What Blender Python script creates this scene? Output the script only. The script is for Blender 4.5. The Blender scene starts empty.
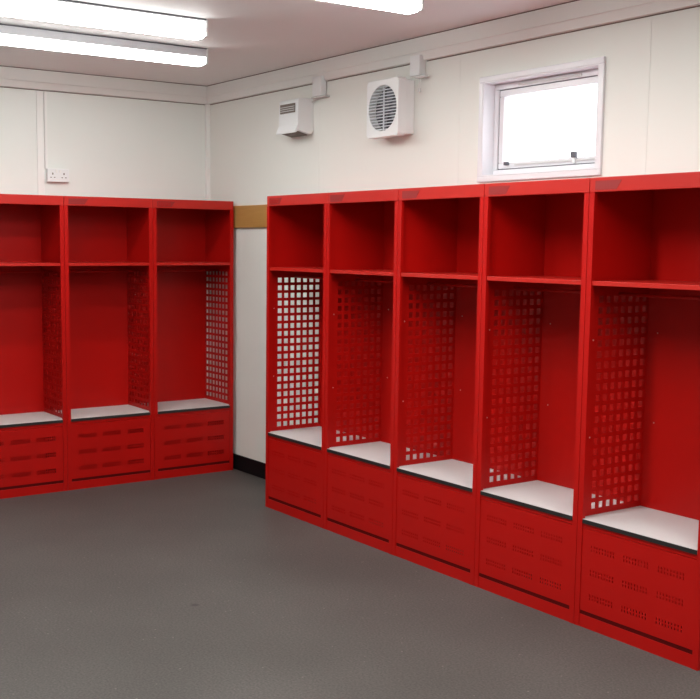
import bpy, bmesh, math, random
from mathutils import Vector, Matrix
random.seed(7)
scene = bpy.context.scene
COL = scene.collection

# ------------------------------------------------------------------ materials
def new_mat(name):
    m = bpy.data.materials.new(name); m.use_nodes = True
    nt = m.node_tree
    return m, nt, nt.nodes['Principled BSDF']

def setp(b, **kw):
    for k, v in kw.items():
        b.inputs[k].default_value = v

def paint(name, rgb, rough=0.4, spec=0.5, var=0.06, scale=6.0, bump=0.0, bscale=300.0, metal=0.0, coat=0.0):
    """Painted / plastic surface with faint procedural tone variation."""
    m, nt, b = new_mat(name)
    setp(b, Roughness=rough, Metallic=metal)
    b.inputs['Specular IOR Level'].default_value = spec
    b.inputs['Coat Weight'].default_value = coat
    b.inputs['Coat Roughness'].default_value = 0.15
    tc = nt.nodes.new('ShaderNodeTexCoord')
    nz = nt.nodes.new('ShaderNodeTexNoise'); nz.inputs['Scale'].default_value = scale; nz.inputs['Detail'].default_value = 3
    nt.links.new(tc.outputs['Object'], nz.inputs['Vector'])
    mix = nt.nodes.new('ShaderNodeMix'); mix.data_type = 'RGBA'
    lo = [max(0, c*(1-var)) for c in rgb]; hi = [min(1, c*(1+var)) for c in rgb]
    mix.inputs['A'].default_value = (*lo, 1); mix.inputs['B'].default_value = (*hi, 1)
    nt.links.new(nz.outputs['Fac'], mix.inputs['Factor'])
    nt.links.new(mix.outputs['Result'], b.inputs['Base Color'])
    if bump > 0:
        n2 = nt.nodes.new('ShaderNodeTexNoise'); n2.inputs['Scale'].default_value = bscale
        nt.links.new(tc.outputs['Object'], n2.inputs['Vector'])
        bp = nt.nodes.new('ShaderNodeBump'); bp.inputs['Strength'].default_value = bump; bp.inputs['Distance'].default_value = 0.001
        nt.links.new(n2.outputs['Fac'], bp.inputs['Height']); nt.links.new(bp.outputs['Normal'], b.inputs['Normal'])
    return m

RED = paint('red_powder_coat', (0.44, 0.0048, 0.0032), rough=0.38, spec=0.22, var=0.05, scale=4, bump=0.05, bscale=400)
RED_BADGE = paint('embossed_dark_red', (0.26, 0.008, 0.008), rough=0.5, var=0.08)
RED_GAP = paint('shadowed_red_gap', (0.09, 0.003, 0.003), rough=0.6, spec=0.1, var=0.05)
RED_SHEEN = paint('red_baked_sheen', (0.47, 0.013, 0.008), rough=0.36, spec=0.4, var=0.05, scale=4)  # paler red: gloss on headers and shelves is put into the base colour
SEAT_WHITE = paint('white_seat_board', (0.62, 0.61, 0.61), rough=0.45, var=0.03)
SEAT_EDGE = paint('dark_seat_edge', (0.012, 0.008, 0.008), rough=0.6)
SCREW = paint('bright_screw_steel', (0.75, 0.55, 0.5), rough=0.3, metal=0.6)
WALL = paint('painted_wall_panel', (0.835, 0.845, 0.805), rough=0.55, spec=0.35, var=0.02, scale=1.5)
WALL_L = paint('painted_wall_panel_left', (0.855, 0.885, 0.855), rough=0.55, spec=0.35, var=0.02, scale=1.5)
CEIL = paint('ceiling_paint', (0.87, 0.86, 0.865), rough=0.6, spec=0.3, var=0.02, scale=1.2)
TRIM = paint('white_trim', (0.88, 0.88, 0.86), rough=0.45, var=0.02)
STRIP = paint('white_joint_strip', (0.90, 0.90, 0.88), rough=0.4, var=0.01)
DARKGAP = paint('dark_joint_gap', (0.16, 0.11, 0.09), rough=0.8)
SKIRT = paint('black_skirting', (0.004, 0.004, 0.005), rough=0.6, spec=0.2)
PLASTIC = paint('white_plastic', (0.86, 0.88, 0.89), rough=0.35, var=0.015)
PLASTIC_G = paint('pale_grey_plastic', (0.62, 0.62, 0.62), rough=0.4, var=0.02)
DARK = paint('dark_grey_interior', (0.045, 0.047, 0.055), rough=0.6)
BROWNGREY = paint('grey_brown_slot', (0.17, 0.14, 0.12), rough=0.6)
SLAT = paint('grille_slat_plastic', (0.72, 0.75, 0.80), rough=0.4)
BLADE = paint('grey_fan_blade', (0.16, 0.17, 0.20), rough=0.45)
UPVC = paint('white_upvc', (0.82, 0.82, 0.86), rough=0.25, var=0.01)
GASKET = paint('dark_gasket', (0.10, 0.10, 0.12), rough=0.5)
BODYMETAL = paint('grey_white_light_body', (0.60, 0.60, 0.63), rough=0.4)

# timber with grain
WOOD, nt, b = new_mat('varnished_timber')
tc = nt.nodes.new('ShaderNodeTexCoord'); mp = nt.nodes.new('ShaderNodeMapping'); mp.inputs['Scale'].default_value = (3, 40, 60)
nz = nt.nodes.new('ShaderNodeTexNoise'); nz.inputs['Scale'].default_value = 2.5; nz.inputs['Detail'].default_value = 6
rp = nt.nodes.new('ShaderNodeValToRGB')
rp.color_ramp.elements[0].color = (0.44, 0.22, 0.06, 1); rp.color_ramp.elements[1].color = (0.56, 0.31, 0.10, 1)
nt.links.new(tc.outputs['Object'], mp.inputs['Vector']); nt.links.new(mp.outputs['Vector'], nz.inputs['Vector'])
nt.links.new(nz.outputs['Fac'], rp.inputs['Fac']); nt.links.new(rp.outputs['Color'], b.inputs['Base Color'])
setp(b, Roughness=0.35)

# speckled grey vinyl floor
FLOOR, nt, b = new_mat('speckled_grey_vinyl')
tc = nt.nodes.new('ShaderNodeTexCoord')
big = nt.nodes.new('ShaderNodeTexNoise'); big.inputs['Scale'].default_value = 1.3; big.inputs['Detail'].default_value = 4
fine = nt.nodes.new('ShaderNodeTexNoise'); fine.inputs['Scale'].default_value = 110; fine.inputs['Detail'].default_value = 3
vor = nt.nodes.new('ShaderNodeTexVoronoi'); vor.inputs['Scale'].default_value = 26
for n in (big, fine, vor): nt.links.new(tc.outputs['Object'], n.inputs['Vector'])
r1 = nt.nodes.new('ShaderNodeValToRGB')
r1.color_ramp.elements[0].position = 0.32; r1.color_ramp.elements[0].color = (0.074, 0.068, 0.063, 1)
r1.color_ramp.elements[1].position = 0.68; r1.color_ramp.elements[1].color = (0.097, 0.089, 0.083, 1)
nt.links.new(big.outputs['Fac'], r1.inputs['Fac'])
r2 = nt.nodes.new('ShaderNodeValToRGB')
r2.color_ramp.elements[0].position = 0.33; r2.color_ramp.elements[0].color = (0.70, 0.70, 0.70, 1)
r2.color_ramp.elements[1].position = 0.70; r2.color_ramp.elements[1].color = (1.28, 1.28, 1.28, 1)
nt.links.new(fine.outputs['Fac'], r2.inputs['Fac'])
mul = nt.nodes.new('ShaderNodeMix'); mul.data_type = 'RGBA'; mul.blend_type = 'MULTIPLY'; mul.inputs['Factor'].default_value = 1
nt.links.new(r1.outputs['Color'], mul.inputs['A']); nt.links.new(r2.outputs['Color'], mul.inputs['B'])
# pale grit: only the very centre of scattered cells
gr = nt.nodes.new('ShaderNodeMath'); gr.operation = 'LESS_THAN'; gr.inputs[1].default_value = 0.10
nt.links.new(vor.outputs['Distance'], gr.inputs[0])
cs = nt.nodes.new('ShaderNodeSeparateColor'); nt.links.new(vor.outputs['Color'], cs.inputs['Color'])
sel = nt.nodes.new('ShaderNodeMath'); sel.operation = 'GREATER_THAN'; sel.inputs[1].default_value = 0.80
nt.links.new(cs.outputs['Red'], sel.inputs[0])
gs = nt.nodes.new('ShaderNodeMath'); gs.operation = 'MULTIPLY'
nt.links.new(gr.outputs[0], gs.inputs[0]); nt.links.new(sel.outputs[0], gs.inputs[1])
gs2 = nt.nodes.new('ShaderNodeMath'); gs2.operation = 'MULTIPLY'; gs2.inputs[1].default_value = 0.45
nt.links.new(gs.outputs[0], gs2.inputs[0])
mg = nt.nodes.new('ShaderNodeMix'); mg.data_type = 'RGBA'; mg.inputs['B'].default_value = (0.30, 0.28, 0.25, 1)
nt.links.new(gs2.outputs[0], mg.inputs['Factor']); nt.links.new(mul.outputs['Result'], mg.inputs['A'])
# one dark scuff on the vinyl
gm = nt.nodes.new('ShaderNodeNewGeometry')
mp2 = nt.nodes.new('ShaderNodeMapping'); mp2.inputs['Location'].default_value = (-2.776*1.0, 1.618, 0)
nt.links.new(gm.outputs['Position'], mp2.inputs['Vector'])
ln = nt.nodes.new('ShaderNodeVectorMath'); ln.operation = 'LENGTH'; nt.links.new(mp2.outputs['Vector'], ln.inputs[0])
sc_ = nt.nodes.new('ShaderNodeMapRange'); sc_.inputs['From Min'].default_value = 0.010; sc_.inputs['From Max'].default_value = 0.024
sc_.inputs['To Min'].default_value = 0.75; sc_.inputs['To Max'].default_value = 0
nt.links.new(ln.outputs['Value'], sc_.inputs['Value'])
ms = nt.nodes.new('ShaderNodeMix'); ms.data_type = 'RGBA'; ms.inputs['B'].default_value = (0.02, 0.02, 0.02, 1)
nt.links.new(sc_.outputs['Result'], ms.inputs['Factor']); nt.links.new(mg.outputs['Result'], ms.inputs['A'])
nt.links.new(ms.outputs['Result'], b.inputs['Base Color'])
bp = nt.nodes.new('ShaderNodeBump'); bp.inputs['Strength'].default_value = 0.25; bp.inputs['Distance'].default_value = 0.002
nt.links.new(fine.outputs['Fac'], bp.inputs['Height']); nt.links.new(bp.outputs['Normal'], b.inputs['Normal'])
setp(b, Roughness=0.55); b.inputs['Specular IOR Level'].default_value = 0.35

# glowing diffuser
GLOW, nt, b = new_mat('fluorescent_diffuser')
setp(b, Roughness=0.4); b.inputs['Base Color'].default_value = (0.9, 0.9, 0.9, 1)
b.inputs['Emission Color'].default_value = (0.985, 1.0, 0.965, 1); b.inputs['Emission Strength'].default_value = 26.0
# the opal cover is brightest underneath, below the tube, and dimmer on its upright sides
gm = nt.nodes.new('ShaderNodeNewGeometry'); sp = nt.nodes.new('ShaderNodeSeparateXYZ'); nt.links.new(gm.outputs['True Normal'], sp.inputs['Vector'])
mr = nt.nodes.new('ShaderNodeMapRange'); mr.inputs['From Min'].default_value = 0.0; mr.inputs['From Max'].default_value = -1.0
mr.inputs['To Min'].default_value = 4.0; mr.inputs['To Max'].default_value = 33.0
nt.links.new(sp.outputs['Z'], mr.inputs['Value']); nt.links.new(mr.outputs['Result'], b.inputs['Emission Strength'])
# window glass
GLASS, nt, b = new_mat('window_glass')
out = nt.nodes['Material Output']
tr = nt.nodes.new('ShaderNodeBsdfTransparent'); gl = nt.nodes.new('ShaderNodeBsdfGlossy'); gl.inputs['Roughness'].default_value = 0.05
mx = nt.nodes.new('ShaderNodeMixShader')
mx.inputs['Fac'].default_value = 0.05; nt.links.new(tr.outputs[0], mx.inputs[1]); nt.links.new(gl.outputs[0], mx.inputs[2])
nt.links.new(mx.outputs[0], out.inputs['Surface'])

# ------------------------------------------------------------------ mesh helpers
def add_box(bm, x0, x1, y0, y1, z0, z1):
    vs = [bm.verts.new((x, y, z)) for x in (x0, x1) for y in (y0, y1) for z in (z0, z1)]
    for f in ((0,1,3,2), (4,6,7,5), (0,4,5,1), (2,3,7,6), (0,2,6,4), (1,5,7,3)):
        bm.faces.new([vs[i] for i in f])

def add_tube(bm, p0, p1, r, seg=12, r2=None):
    p0, p1 = Vector(p0), Vector(p1); d = p1-p0
    q = d.to_track_quat('Z', 'Y').to_matrix()
    r2 = r if r2 is None else r2
    a = [bm.verts.new(p0 + q @ Vector((r*math.cos(t), r*math.sin(t), 0))) for t in [2*math.pi*i/seg for i in range(seg)]]
    c = [bm.verts.new(p1 + q @ Vector((r2*math.cos(t), r2*math.sin(t), 0))) for t in [2*math.pi*i/seg for i in range(seg)]]
    for i in range(seg):
        j = (i+1) % seg
        bm.faces.new((a[i], a[j], c[j], c[i]))
    bm.faces.new(a[::-1]); bm.faces.new(c)

def add_prism(bm, prof, axis, t0, t1):
    """prof: list of 2-D points; axis 'x': points are (y,z); axis 'y': points are (x,z); axis 'z': (x,y)."""
    def P(p, t):
        return {'x': (t, p[0], p[1]), 'y': (p[0], t, p[1]), 'z': (p[0], p[1], t)}[axis]
    a = [bm.verts.new(P(p, t0)) for p in prof]; c = [bm.verts.new(P(p, t1)) for p in prof]
    n = len(prof)
    for i in range(n):
        j = (i+1) % n
        bm.faces.new((a[i], a[j], c[j], c[i]))
    bm.faces.new(a[::-1]); bm.faces.new(c)

def add_sheet(bm, us, vs, hole, P, Q):
    """Perforated sheet with real thickness: P(u,v) front point, Q(u,v) rear point, hole(i,j) True leaves the cell out."""
    nu, nv = len(us), len(vs)
    f = [[bm.verts.new(P(u, v)) for v in vs] for u in us]
    r = [[bm.verts.new(Q(u, v)) for v in vs] for u in us]
    solid = lambda i, j: 0 <= i < nu-1 and 0 <= j < nv-1 and not hole(i, j)
    for i in range(nu-1):
        for j in range(nv-1):
            if not solid(i, j): continue
            bm.faces.new((f[i][j], f[i+1][j], f[i+1][j+1], f[i][j+1]))
            bm.faces.new((r[i][j+1], r[i+1][j+1], r[i+1][j], r[i][j]))
            if not solid(i-1, j): bm.faces.new((f[i][j], f[i][j+1], r[i][j+1], r[i][j]))
            if not solid(i+1, j): bm.faces.new((f[i+1][j+1], f[i+1][j], r[i+1][j], r[i+1][j+1]))
            if not solid(i, j-1): bm.faces.new((f[i+1][j], f[i][j], r[i][j], r[i+1][j]))
            if not solid(i, j+1): bm.faces.new((f[i][j+1], f[i+1][j+1], r[i+1][j+1], r[i][j+1]))
    for v in [v for v in bm.verts if not v.link_faces]: bm.verts.remove(v)

def obj(name, bm, mat, parent=None, bevel=0.0, smooth=False):
    bmesh.ops.recalc_face_normals(bm, faces=bm.faces[:])
    me = bpy.data.meshes.new(name); bm.to_mesh(me); bm.free()
    me.materials.append(mat)
    if smooth:
        for p in me.polygons: p.use_smooth = True
    o = bpy.data.objects.new(name, me); COL.objects.link(o)
    if parent is not None: o.parent = parent
    if bevel > 0:
        md = o.modifiers.new('Bevel', 'BEVEL'); md.width = bevel; md.segments = 2; md.limit_method = 'ANGLE'
    return o

def boxobj(name, mat, parent, *boxes, bevel=0.0):
    bm = bmesh.new()
    for bx in boxes: add_box(bm, *bx)
    return obj(name, bm, mat, parent, bevel)

def tag(o, label, cat, group=None):
    o['label'] = label; o['category'] = cat
    if group: o['group'] = group
    return o

def thing(name, label, cat, loc=(0, 0, 0), rz=0.0, group=None):
    o = bpy.data.objects.new(name, None); COL.objects.link(o)
    o.empty_display_size = 0.1
    o.location = loc; o.rotation_euler = (0, 0, rz)
    return tag(o, label, cat, group)

def struct(name, bm, mat, parent=None, bevel=0.0):
    o = obj(name, bm, mat, parent, bevel)
    if parent is None: o['kind'] = 'structure'
    return o

def structbox(name, mat, *boxes, bevel=0.0):
    bm = bmesh.new()
    for bx in boxes: add_box(bm, *bx)
    return struct(name, bm, mat, None, bevel)

def dup(root, loc, rz, label):
    r = root.copy(); COL.objects.link(r); r.location = loc; r.rotation_euler = (0, 0, rz); r['label'] = label
    for ch in list(root.children):
        c = ch.copy(); COL.objects.link(c); c.parent = r
        for g in list(ch.children):
            d = g.copy(); COL.objects.link(d); d.parent = c
    return r

# ------------------------------------------------------------------ the room
HC = 2.640           # ceiling height
RX, RY = 8.4, -4.7   # far ends of the room behind the camera
WX0, WX1, WZ0, WZ1 = 2.782, 3.508, 1.898, 2.352   # window opening in the right wall

structbox('floor', FLOOR, (-0.15, RX+0.15, RY-0.15, 0.15, -0.1, 0.0))
structbox('ceiling', CEIL, (-0.15, RX+0.15, RY-0.15, 0.15, HC, HC+0.1))
structbox('wall_left', WALL_L, (-0.12, 0.0, RY-0.12, 0.12, 0.0, HC))
structbox('wall_back', WALL, (RX, RX+0.12, RY-0.12, 0.12, 0.0, HC))
structbox('wall_near', WALL, (0.0, RX, RY-0.12, RY, 0.0, HC))
structbox('wall_right', WALL, (0.0, WX0, 0.0, 0.12, 0.0, HC), (WX1, RX, 0.0, 0.12, 0.0, HC),
          (WX0, WX1, 0.0, 0.12, 0.0, WZ0), (WX0, WX1, 0.0, 0.12, WZ1, HC))
structbox('baseboard_right', SKIRT, (0.0, RX, -0.012, 0.0, 0.0, 0.106), bevel=0.003)
structbox('baseboard_left', SKIRT, (0.0, 0.012, RY, -0.012, 0.0, 0.106), bevel=0.003)

# cornice boxing with the dark joints above and below it
def cornice_profile(s):
    return [(0.0, 2.516), (s*0.020, 2.520), (s*0.030, 2.558), (s*0.034, 2.562), (s*0.034, HC), (0.0, HC)]
bm = bmesh.new(); add_prism(bm, cornice_profile(-1), 'x', 0.0, RX); struct('trim_1', bm, TRIM)
bm = bmesh.new(); add_prism(bm, cornice_profile(1), 'y', RY, 0.0); struct('trim_2', bm, TRIM)
structbox('trim_3', DARKGAP, (0.03, RX, -0.0352, -0.030, HC-0.0045, HC-0.0005), (0.0, 1.335, -0.004, 0.0, 2.5125, 2.5160), (1.445, 2.245, -0.004, 0.0, 2.5125, 2.5160), (2.340, RX, -0.004, 0.0, 2.5125, 2.5160))
structbox('trim_4', DARKGAP, (0.030, 0.0352, RY, -0.03, HC-0.0045, HC-0.0005), (0.0, 0.004, RY, 0.0, 2.5125, 2.516))
# joint cover strips between the wall panels
structbox('trim_5', STRIP, (0.0, 0.030, -0.030, 0.0, 0.106, 2.516), bevel=0.004)            # in the corner
structbox('trim_6', STRIP, (0.0, 0.010, -1.252, -1.206, 0.106, 2.511), bevel=0.003)         # left wall
structbox('trim_7', STRIP, (0.0, 0.010, -2.48, -2.43, 0.106, 2.511), bevel=0.003)
structbox('trim_8', WALL, (1.338, 1.368, -0.0014, 0.0, 0.106, 2.42), bevel=0.001)            # right wall
structbox('trim_9', WALL, (2.572, 2.602, -0.0014, 0.0, 0.106, 2.51), bevel=0.001)
structbox('trim_10', WALL, (3.742, 3.772, -0.0014, 0.0, 0.106, 2.51), bevel=0.001)
structbox('trim_11', WALL, (4.94, 4.97, -0.0014, 0.0, 0.106, 2.51), bevel=0.001)

# ------------------------------------------------------------------ window
def ring(bm, x0, x1, z0, z1, w, y0, y1):
    add_box(bm, x0, x1, y0, y1, z0, z0+w); add_box(bm, x0, x1, y0, y1, z1-w, z1)
    add_box(bm, x0, x0+w, y0, y1, z0+w, z1-w); add_box(bm, x1-w, x1, y0, y1, z0+w, z1-w)
bm = bmesh.new()
ring(bm, WX0-0.028, WX1+0.028, WZ0-0.028, WZ1+0.028, 0.028, -0.014, 0.0)
win = struct('window_1', bm, UPVC, bevel=0.003)                 # architrave round the reveal
bm = bmesh.new(); ring(bm, WX0+0.0005, WX1-0.0005, WZ0+0.0005, WZ1-0.0005, 0.004, -0.012, 0.066); obj('reveal_lining', bm, UPVC, win)
bm = bmesh.new(); ring(bm, WX0+0.0045, WX1-0.0045, WZ0+0.0045, WZ1-0.0045, 0.028, 0.062, 0.110); obj('window_frame', bm, UPVC, win, bevel=0.003)
bm = bmesh.new(); ring(bm, WX0+0.0325, WX1-0.0325, WZ0+0.0325, WZ1-0.0325, 0.004, 0.070, 0.108); obj('gasket', bm, GASKET, win)
sx0, sx1, sz0, sz1 = WX0+0.0365, WX1-0.0365, WZ0+0.0365, WZ1-0.0365
bm = bmesh.new(); ring(bm, sx0, sx1, sz0, sz1, 0.030, 0.066, 0.105)
sash = obj('sash', bm, UPVC, win, bevel=0.004)
bm = bmesh.new(); add_box(bm, sx0+0.028, sx1-0.028, 0.084, 0.088, sz0+0.028, sz1-0.028); obj('pane', bm, GLASS, sash)
# stay bar and pegs on the bottom rail
boxobj('stay_bar', PLASTIC_G, sash, (sx0+0.12, sx1-0.015, 0.058, 0.064, sz0+0.012, sz0+0.019))
boxobj('stay_peg', GASKET, sash, (sx0+0.055, sx0+0.078, 0.048, 0.066, sz0+0.016, sz0+0.032), bevel=0.002)
boxobj('stay_peg', GASKET, sash, (sx1-0.165, sx1-0.140, 0.046, 0.066, sz0+0.028, sz0+0.054), bevel=0.002)
boxobj('catch', PLASTIC, sash, (sx1-0.16, sx1-0.145, 0.054, 0.066, sz0+0.002, sz0+0.028), bevel=0.002)
boxobj('vent_strip', PLASTIC_G, win, (WX0+0.17, WX1-0.16, 0.0545, 0.062, WZ1-0.026, WZ1-0.016), bevel=0.002)

# ------------------------------------------------------------------ lockers
W, H, D = 0.602, 1.830, 0.390       # unit width, height, depth
G = 0.0013                           # half of the joint between neighbours
S = 0.0265                           # face width of a stile
Z_SEAT, Z_SHELF, Z_HEAD = 0.452, 1.422, 1.772

def side_panel(parent, mirror):
    bm = bmesh.new()
    fx = (lambda x: W-x) if mirror else (lambda x: x)
    cy = [0.092+0.0447*i for i in range(7)]; cz = [0.490+0.045*i for i in range(20)]
    h = 0.0140
    us = [0.016] + [c+s for c in cy for s in (-h, h)] + [D-0.001]
    vs = [0.0] + [c+s for c in cz for s in (-h, h)] + [Z_HEAD+0.05]
    hole = lambda i, j: i % 2 == 1 and j % 2 == 1
    add_sheet(bm, us, vs, hole, lambda u, v: (fx(G), u, v), lambda u, v: (fx(G+0.0016), u, v))
    xa, xb = sorted((fx(G), fx(S)))
    add_box(bm, xa, xb, 0.0, 0.016, 0.0, Z_HEAD)         # folded front stile
    return obj('side_panel', bm, RED, parent)

def vent_panel(parent, sw, sh):
    bm = bmesh.new()
    x0, x1, z0, z1 = S+0.0015, W-S-0.0015, 0.070, 0.4135
    us, vs = [x0], [z0]
    for a in (0.074, 0.239, 0.404):
        for i in range(9): us += [a+i*0.0142, a+i*0.0142+sw]
    for t in (0.122, 0.224, 0.325):
        for i in range(2): vs += [t+i*0.0155, t+i*0.0155+sh]
    us.append(x1); vs.append(z1)
    hole = lambda i, j: i % 2 == 1 and j % 2 == 1
    add_sheet(bm, us, vs, hole, lambda u, v: (u, 0.003, v), lambda u, v: (u, 0.0046, v))
    add_box(bm, x0, x1, 0.003, 0.012, z1-0.0025, z1+0.0005)   # folded top edge
    return obj('front_panel', bm, RED, parent)

def make_locker(label, group, slots):
    t = thing('open_locker', label, 'locker', group=group)
    side_panel(t, False); side_panel(t, True)
    boxobj('back_panel', RED, t, (G+0.002, W-G-0.002, D-0.003, D-0.0005, 0.0, H-0.004))
    boxobj('top_panel', RED, t, (G, W-G, 0.012, D, H-0.004, H))
    hd = boxobj('header', RED_SHEEN, t, (G, W-G, 0.0, 0.012, Z_HEAD, H), bevel=0.0025)
    # embossed maker's badge: a slant-ended darker patch with raised marks
    bm = bmesh.new()
    add_prism(bm, [(0.030, 1.781), (0.135, 1.781), (0.160, 1.816), (0.030, 1.816)], 'y', -0.0012, 0.001)
    bd = obj('badge', bm, RED_BADGE, hd)
    bm = bmesh.new()
    for i in range(5):
        xx = 0.040+i*0.018; zz = 1.7865
        ring(bm, xx, xx+0.013, zz, zz+0.022, 0.0035, -0.0022, -0.0008)
    obj('badge_marks', bm, RED, bd)
    boxobj('shelf', RED_SHEEN, t, (S+0.001, W-S-0.001, 0.004, 0.016, Z_SHELF-0.018, Z_SHELF),
           (G+0.004, W-G-0.004, 0.016, D-0.004, Z_SHELF-0.0035, Z_SHELF-0.001), bevel=0.001)
    boxobj('seat', SEAT_WHITE, t, (S+0.001, W-S-0.001, 0.0005, 0.016, Z_SEAT-0.0155, Z_SEAT),
           (G+0.004, W-G-0.004, 0.016, D-0.004, Z_SEAT-0.0155, Z_SEAT))
    boxobj('seat_edge', SEAT_EDGE, t, (S+0.001, W-S-0.001, -0.0015, 0.0005, Z_SEAT-0.0175, Z_SEAT-0.001))
    boxobj('seat_rail', RED, t, (S+0.001, W-S-0.001, 0.004, 0.014, 0.416, Z_SEAT-0.0175))
    vent_panel(t, *slots)
    boxobj('plinth', RED, t, (S+0.001, W-S-0.001, 0.002, 0.005, 0.0, 0.0525))
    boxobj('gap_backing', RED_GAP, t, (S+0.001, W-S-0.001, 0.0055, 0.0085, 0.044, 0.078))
    # hanging rail under the shelf
    bm = bmesh.new(); add_tube(bm, (G+0.003, 0.20, 1.365), (W-G-0.003, 0.20, 1.365), 0.0075, 10)
    obj('hanging_rail', bm, RED, t, smooth=True)
    for (sx, sy, sz, ax) in ((G+0.0016, 0.052, 1.18, 'x'), (G+0.0016, 0.052, 0.78, 'x'), (0.055, D-0.003, 1.20, 'y'), (0.055, D-0.003, 0.82, 'y')):
        bm = bmesh.new()
        d = (0.002, 0, 0) if ax == 'x' else (0, -0.002, 0)
        add_tube(bm, (sx, sy, sz), (sx+d[0], sy+d[1], sz), 0.0034, 10, 0.0022)
        obj('screw', bm, SCREW, t)
    return t

RIGHT_LABELS = [
    'red open locker at the corner end of the window wall row, pale wall showing through',
    'red open locker under the extractor fan, second from the corner in the right-hand row',
    'red open locker in the middle of the five along the window wall',
    'red open locker directly below the window, second from the camera end of the right-hand row',
    'red open locker nearest the camera at the right-hand end of the window wall row',
]
LEFT_LABELS = [
    'red open locker on the left wall beside the corner gap with the wooden board',
    'red open locker in the middle of the three against the left wall',
    'red open locker on the left wall cut off by the picture edge, below the socket',
]
GR = 'red open-front lockers with white seats'
X0, YL, YF, XF = 1.424, -0.0360, -0.4103, 0.4108
first = make_locker(RIGHT_LABELS[0], GR, (0.0040, 0.0095))
first.location = (X0, YF, 0)
for k in range(1, 5):
    dup(first, (X0+k*W, YF, 0), 0.0, RIGHT_LABELS[k])
left = make_locker(LEFT_LABELS[0], GR, (0.0078, 0.0118))
left.location = (XF, YL-W, 0); left.scale = (1, 1, 1.004); left.rotation_euler = (0, 0, math.pi/2)
for j in range(1, 3):
    dup(left, (XF, YL-(j+1)*W, 0), math.pi/2, LEFT_LABELS[j])

# ------------------------------------------------------------------ wooden board on the wall between the rows
tag(boxobj('wooden_board', WOOD, None, (0.034, 1.40, -0.0185, -0.0005, 1.660, 1.808), bevel=0.004),
    'brown varnished wooden board fixed flat on the wall between the two locker rows', 'board')

# ------------------------------------------------------------------ fluorescent ceiling lights
def ceiling_light(label, x, y0, length, w=0.125, wrap=False):
    t = thing('ceiling_light', label, 'ceiling light', (x, y0-length/2, HC), 0, 'fluorescent batten lights on the ceiling')
    L = length/2
    zb = -0.012 if wrap else -0.048                      # the wrap-round type glows down its sides too
    boxobj('light_body', BODYMETAL, t, (-w/2, w/2, -L+0.01, L-0.01, zb, -0.006), bevel=0.002)
    boxobj('shadow_gap_strip', GASKET, t, (-w/2-0.002, w/2+0.002, -L+0.01, L-0.01, -0.006, -0.001))  # dark strip added to draw the shaded line between body and ceiling
    bm = bmesh.new()
    prof = [(-w/2+0.003, zb), (-w/2+0.003, -0.062), (-w/2+0.016, -0.082), (-w/2+0.034, -0.088), (w/2-0.034, -0.088),
            (w/2-0.016, -0.082), (w/2-0.003, -0.062), (w/2-0.003, zb)]
    add_prism(bm, prof, 'y', -L+0.012, L-0.012)
    obj('diffuser', bm, GLOW, t)
    for s in (-1, 1):
        ya, yb = sorted((s*(L-0.012), s*L))
        boxobj('end_cap', PLASTIC, t, (-w/2, w/2, ya, yb, -0.084, -0.001), bevel=0.004)
    return t
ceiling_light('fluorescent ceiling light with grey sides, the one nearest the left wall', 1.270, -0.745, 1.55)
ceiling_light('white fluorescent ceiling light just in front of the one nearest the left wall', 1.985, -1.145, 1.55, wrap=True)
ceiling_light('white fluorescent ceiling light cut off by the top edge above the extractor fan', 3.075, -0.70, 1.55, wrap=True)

# ------------------------------------------------------------------ fan heater
t = thing('fan_heater', 'small white downflow fan heater on the wall left of the extractor fan', 'heater', (1.085, 0, 2.215))
bm = bmesh.new()
prof = [(0, 0.025), (0, 0.212), (-0.100, 0.212), (-0.112, 0.200), (-0.115, 0.055), (-0.135, 0.012), (-0.132, 0.004), (-0.105, 0.018), (-0.03, 0.000), (-0.012, 0.004)]
add_prism(bm, prof, 'x', 0.0, 0.212); obj('heater_body', bm, PLASTIC, t, bevel=0.004)
g = boxobj('intake_grille', BROWNGREY, t, (0.022, 0.182, -0.1185, -0.112, 0.128, 0.182))
boxobj('grille_bar', PLASTIC_G, g, (0.022, 0.182, -0.1205, -0.1185, 0.150, 0.154), (0.022, 0.182, -0.1205, -0.1185, 0.162, 0.166), (0.022, 0.182, -0.1205, -0.1185, 0.138, 0.142))
bm = bmesh.new(); add_prism(bm, [(-0.106, 0.0165), (-0.032, -0.0012), (-0.033, -0.006), (-0.107, 0.010)], 'x', 0.02, 0.195); obj('hot_air_outlet', bm, BROWNGREY, t)

# ------------------------------------------------------------------ extractor fan
t = thing('extractor_fan', 'square white extractor fan with round louvred grille on the wall left of the window', 'extractor fan', (2.115, 0, 2.285))
hw, hh, dp = 0.137, 0.152, 0.118
boxobj('fan_casing', PLASTIC, t, (-hw+0.008, hw-0.008, -0.060, -0.0005, -hh+0.012, hh-0.008),
       bevel=0.006)
R_ = 0.120
bm = bmesh.new()                                   # front cover: square plate with a round opening
n = 64
def ringverts(y, sq):
    vs = []
    for i in range(n):
        a = 2*math.pi*(i+0.5)/n; c, s = math.cos(a), math.sin(a)
        if sq:
            k = 1/max(abs(c), abs(s)); vs.append(bm.verts.new((hw*c*k, y, hh*s*k)))
        else: vs.append(bm.verts.new((R_*c, y, R_*1.0*s)))
    return vs
fo, fi, bo, bi = ringverts(-dp, True), ringverts(-dp, False), ringverts(-0.060, True), ringverts(-0.060, False)
for i in range(n):
    j = (i+1) % n
    bm.faces.new((fo[i], fo[j], fi[j], fi[i])); bm.faces.new((fi[i], fi[j], bi[j], bi[i]))
    bm.faces.new((bo[j], bo[i], fo[i], fo[j])) ; bm.faces.new((bi[i], bi[j], bo[j], bo[i]))
obj('fan_cover', bm, PLASTIC, t, bevel=0.004)
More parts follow.
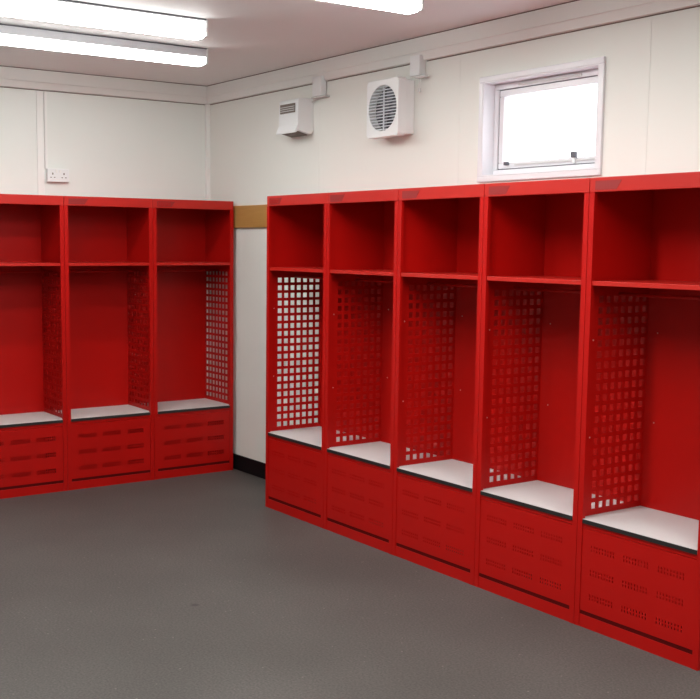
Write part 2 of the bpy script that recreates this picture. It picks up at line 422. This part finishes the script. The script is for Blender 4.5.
bm = bmesh.new(); add_tube(bm, (0, -0.0605, 0), (0, -0.066, 0), R_*1.0, 48); obj('fan_backing', bm, DARK, t)
bm = bmesh.new()
add_tube(bm, (0, -0.066, 0), (0, -0.095, 0), 0.034, 24)
for i in range(6):
    a = 2*math.pi*i/6+0.3; c, s = math.cos(a), math.sin(a)
    pts = [(0.030, -0.012), (0.100, -0.026), (0.104, 0.022), (0.030, 0.014)]
    q = []
    for (r, o_) in pts:
        q.append((r*c-o_*s, -0.080-0.35*o_, r*s+o_*c))
    fr_ = [bm.verts.new(v) for v in q]; bk = [bm.verts.new((v[0], v[1]+0.002, v[2])) for v in q]
    bm.faces.new(fr_); bm.faces.new(bk[::-1])
    for a_ in range(4):
        b_ = (a_+1) % 4; bm.faces.new((fr_[a_], bk[a_], bk[b_], fr_[b_]))
obj('fan_blades', bm, BLADE, t)
bm = bmesh.new()
for i in range(15):
    z = -0.112+i*0.016
    half = R_*math.sqrt(max(0.02, 1-(z/(R_*1.0))**2))
    add_box(bm, -half, half, -0.1165, -0.1085, z-0.0022, z+0.0022)
add_box(bm, -0.004, 0.004, -0.1085, -0.1035, -0.118, 0.118)
obj('louvre_grille', bm, SLAT, t)

# ------------------------------------------------------------------ little boxes and cables under the cornice
tag(boxobj('junction_box', PLASTIC, None, (1.345, 1.435, -0.046, -0.0045, 2.430, 2.5455), bevel=0.004),
    'small white cable box under the cornice just right of the fan heater', 'cable box', 'white cable boxes under the cornice')
t = thing('junction_box', 'small white cable box with hanging cord, above and right of the extractor fan', 'cable box', (2.292, 0, 2.44), 0, 'white cable boxes under the cornice')
boxobj('box_body', PLASTIC, t, (-0.040, 0.040, -0.046, -0.0005, 0.0, 0.105), bevel=0.004)
boxobj('cord_bracket', PLASTIC_G, t, (0.0, 0.085, -0.046, -0.020, -0.014, -0.001), bevel=0.003)
bm = bmesh.new(); add_tube(bm, (0.03, -0.033, -0.014), (0.03, -0.033, -0.065), 0.0025, 8); add_tube(bm, (0.03, -0.033, -0.065), (0.03, -0.033, -0.085), 0.006, 10, 0.009)
obj('pull_cord', bm, PLASTIC_G, t)
bm = bmesh.new(); add_tube(bm, (1.292, -0.012, 2.405), (1.37, -0.012, 2.424), 0.0045, 8); add_tube(bm, (1.37, -0.012, 2.424), (1.385, -0.012, 2.429), 0.0045, 8)
add_box(bm, 1.335, 1.47, -0.045, -0.0045, 2.420, 2.4285)
tag(obj('heater_cable', bm, PLASTIC_G), 'short grey cable and clip joining the fan heater to the cable box', 'cable')

# ------------------------------------------------------------------ double socket and its conduit on the left wall
t = thing('wall_socket', 'white double power socket on the left wall above the lockers', 'socket', (0.0, -1.124, 1.940))
boxobj('back_box', PLASTIC, t, (0.0005, 0.030, -0.071, 0.071, 0.002, 0.082), bevel=0.003)
fp = boxobj('faceplate', PLASTIC, t, (0.030, 0.038, -0.073, 0.073, 0.0, 0.084), bevel=0.003)
for yc in (-0.038, 0.038):
    bm = bmesh.new()
    add_box(bm, 0.0375, 0.0387, yc-0.004, yc+0.004, 0.046, 0.058)
    add_box(bm, 0.0375, 0.0387, yc-0.017, yc-0.008, 0.026, 0.031); add_box(bm, 0.0375, 0.0387, yc+0.008, yc+0.017, 0.026, 0.031)
    obj('pin_slots', bm, BROWNGREY, fp)
for yc in (-0.012, 0.012):
    boxobj('rocker_switch', STRIP, fp, (0.0375, 0.042, yc-0.006, yc+0.006, 0.058, 0.078), bevel=0.001)
tag(boxobj('cable_conduit', STRIP, None, (0.0105, 0.024, -1.205, -1.189, 2.0245, 2.508), (0.0005, 0.0105, -1.205, -1.189, 2.0245, 2.508), bevel=0.002),
    'thin white vertical conduit running from the cornice down to the wall socket', 'conduit')

# ------------------------------------------------------------------ lamps (the other ceiling lights of the room, behind the camera's view)
def area(name, loc, sx, sy, energy, rot=(0, 0, 0), col=(0.985, 1.0, 0.965)):
    l = bpy.data.lights.new(name, 'AREA'); l.shape = 'RECTANGLE'; l.size = sx; l.size_y = sy; l.energy = energy; l.color = col
    o = bpy.data.objects.new(name, l); COL.objects.link(o); o.location = loc; o.rotation_euler = rot
    return o
area('ceiling_lamp', (3.785, -1.92, HC-0.09), 0.13, 1.5, 40)
area('ceiling_lamp', (5.60, -1.5, HC-0.09), 0.13, 1.5, 34)
area('ceiling_lamp', (6.30, -1.92, HC-0.09), 0.13, 1.5, 26)

# overcast daylight outside the window
w = bpy.data.worlds.new('overcast_sky'); scene.world = w; w.use_nodes = True
bgn = w.node_tree.nodes['Background']
bgn.inputs['Color'].default_value = (0.93, 0.96, 1.0, 1); bgn.inputs['Strength'].default_value = 3.0

# ------------------------------------------------------------------ camera (solved from the photograph's perspective)
CX, CY, CZ, YAW, PITCH, ROLL, F, PX, PY = 6.84974, -3.82263, 1.56186, 2.54674, -0.10901, 0.00862, 1097.07585, 302.47694, 363.23141
fwd = Vector((math.cos(PITCH)*math.cos(YAW), math.cos(PITCH)*math.sin(YAW), math.sin(PITCH)))
r0 = Vector((math.sin(YAW), -math.cos(YAW), 0)); u0 = r0.cross(fwd)
rv = math.cos(ROLL)*r0 + math.sin(ROLL)*u0; uv = -math.sin(ROLL)*r0 + math.cos(ROLL)*u0
cam = bpy.data.cameras.new('camera'); co = bpy.data.objects.new('camera', cam); COL.objects.link(co)
M = Matrix((rv, uv, -fwd)).transposed().to_4x4(); M.translation = (CX, CY, CZ)
co.matrix_world = M
cam.sensor_fit = 'HORIZONTAL'; cam.sensor_width = 36.0
cam.lens = F/700*36.0
cam.shift_x = (350-PX)/700; cam.shift_y = (PY-349.5)/700
cam.clip_start = 0.05
scene.camera = co

scene.view_settings.view_transform = 'Standard'
scene.view_settings.look = 'None'
scene.view_settings.exposure = 0.0
scene.view_settings.gamma = 1.0
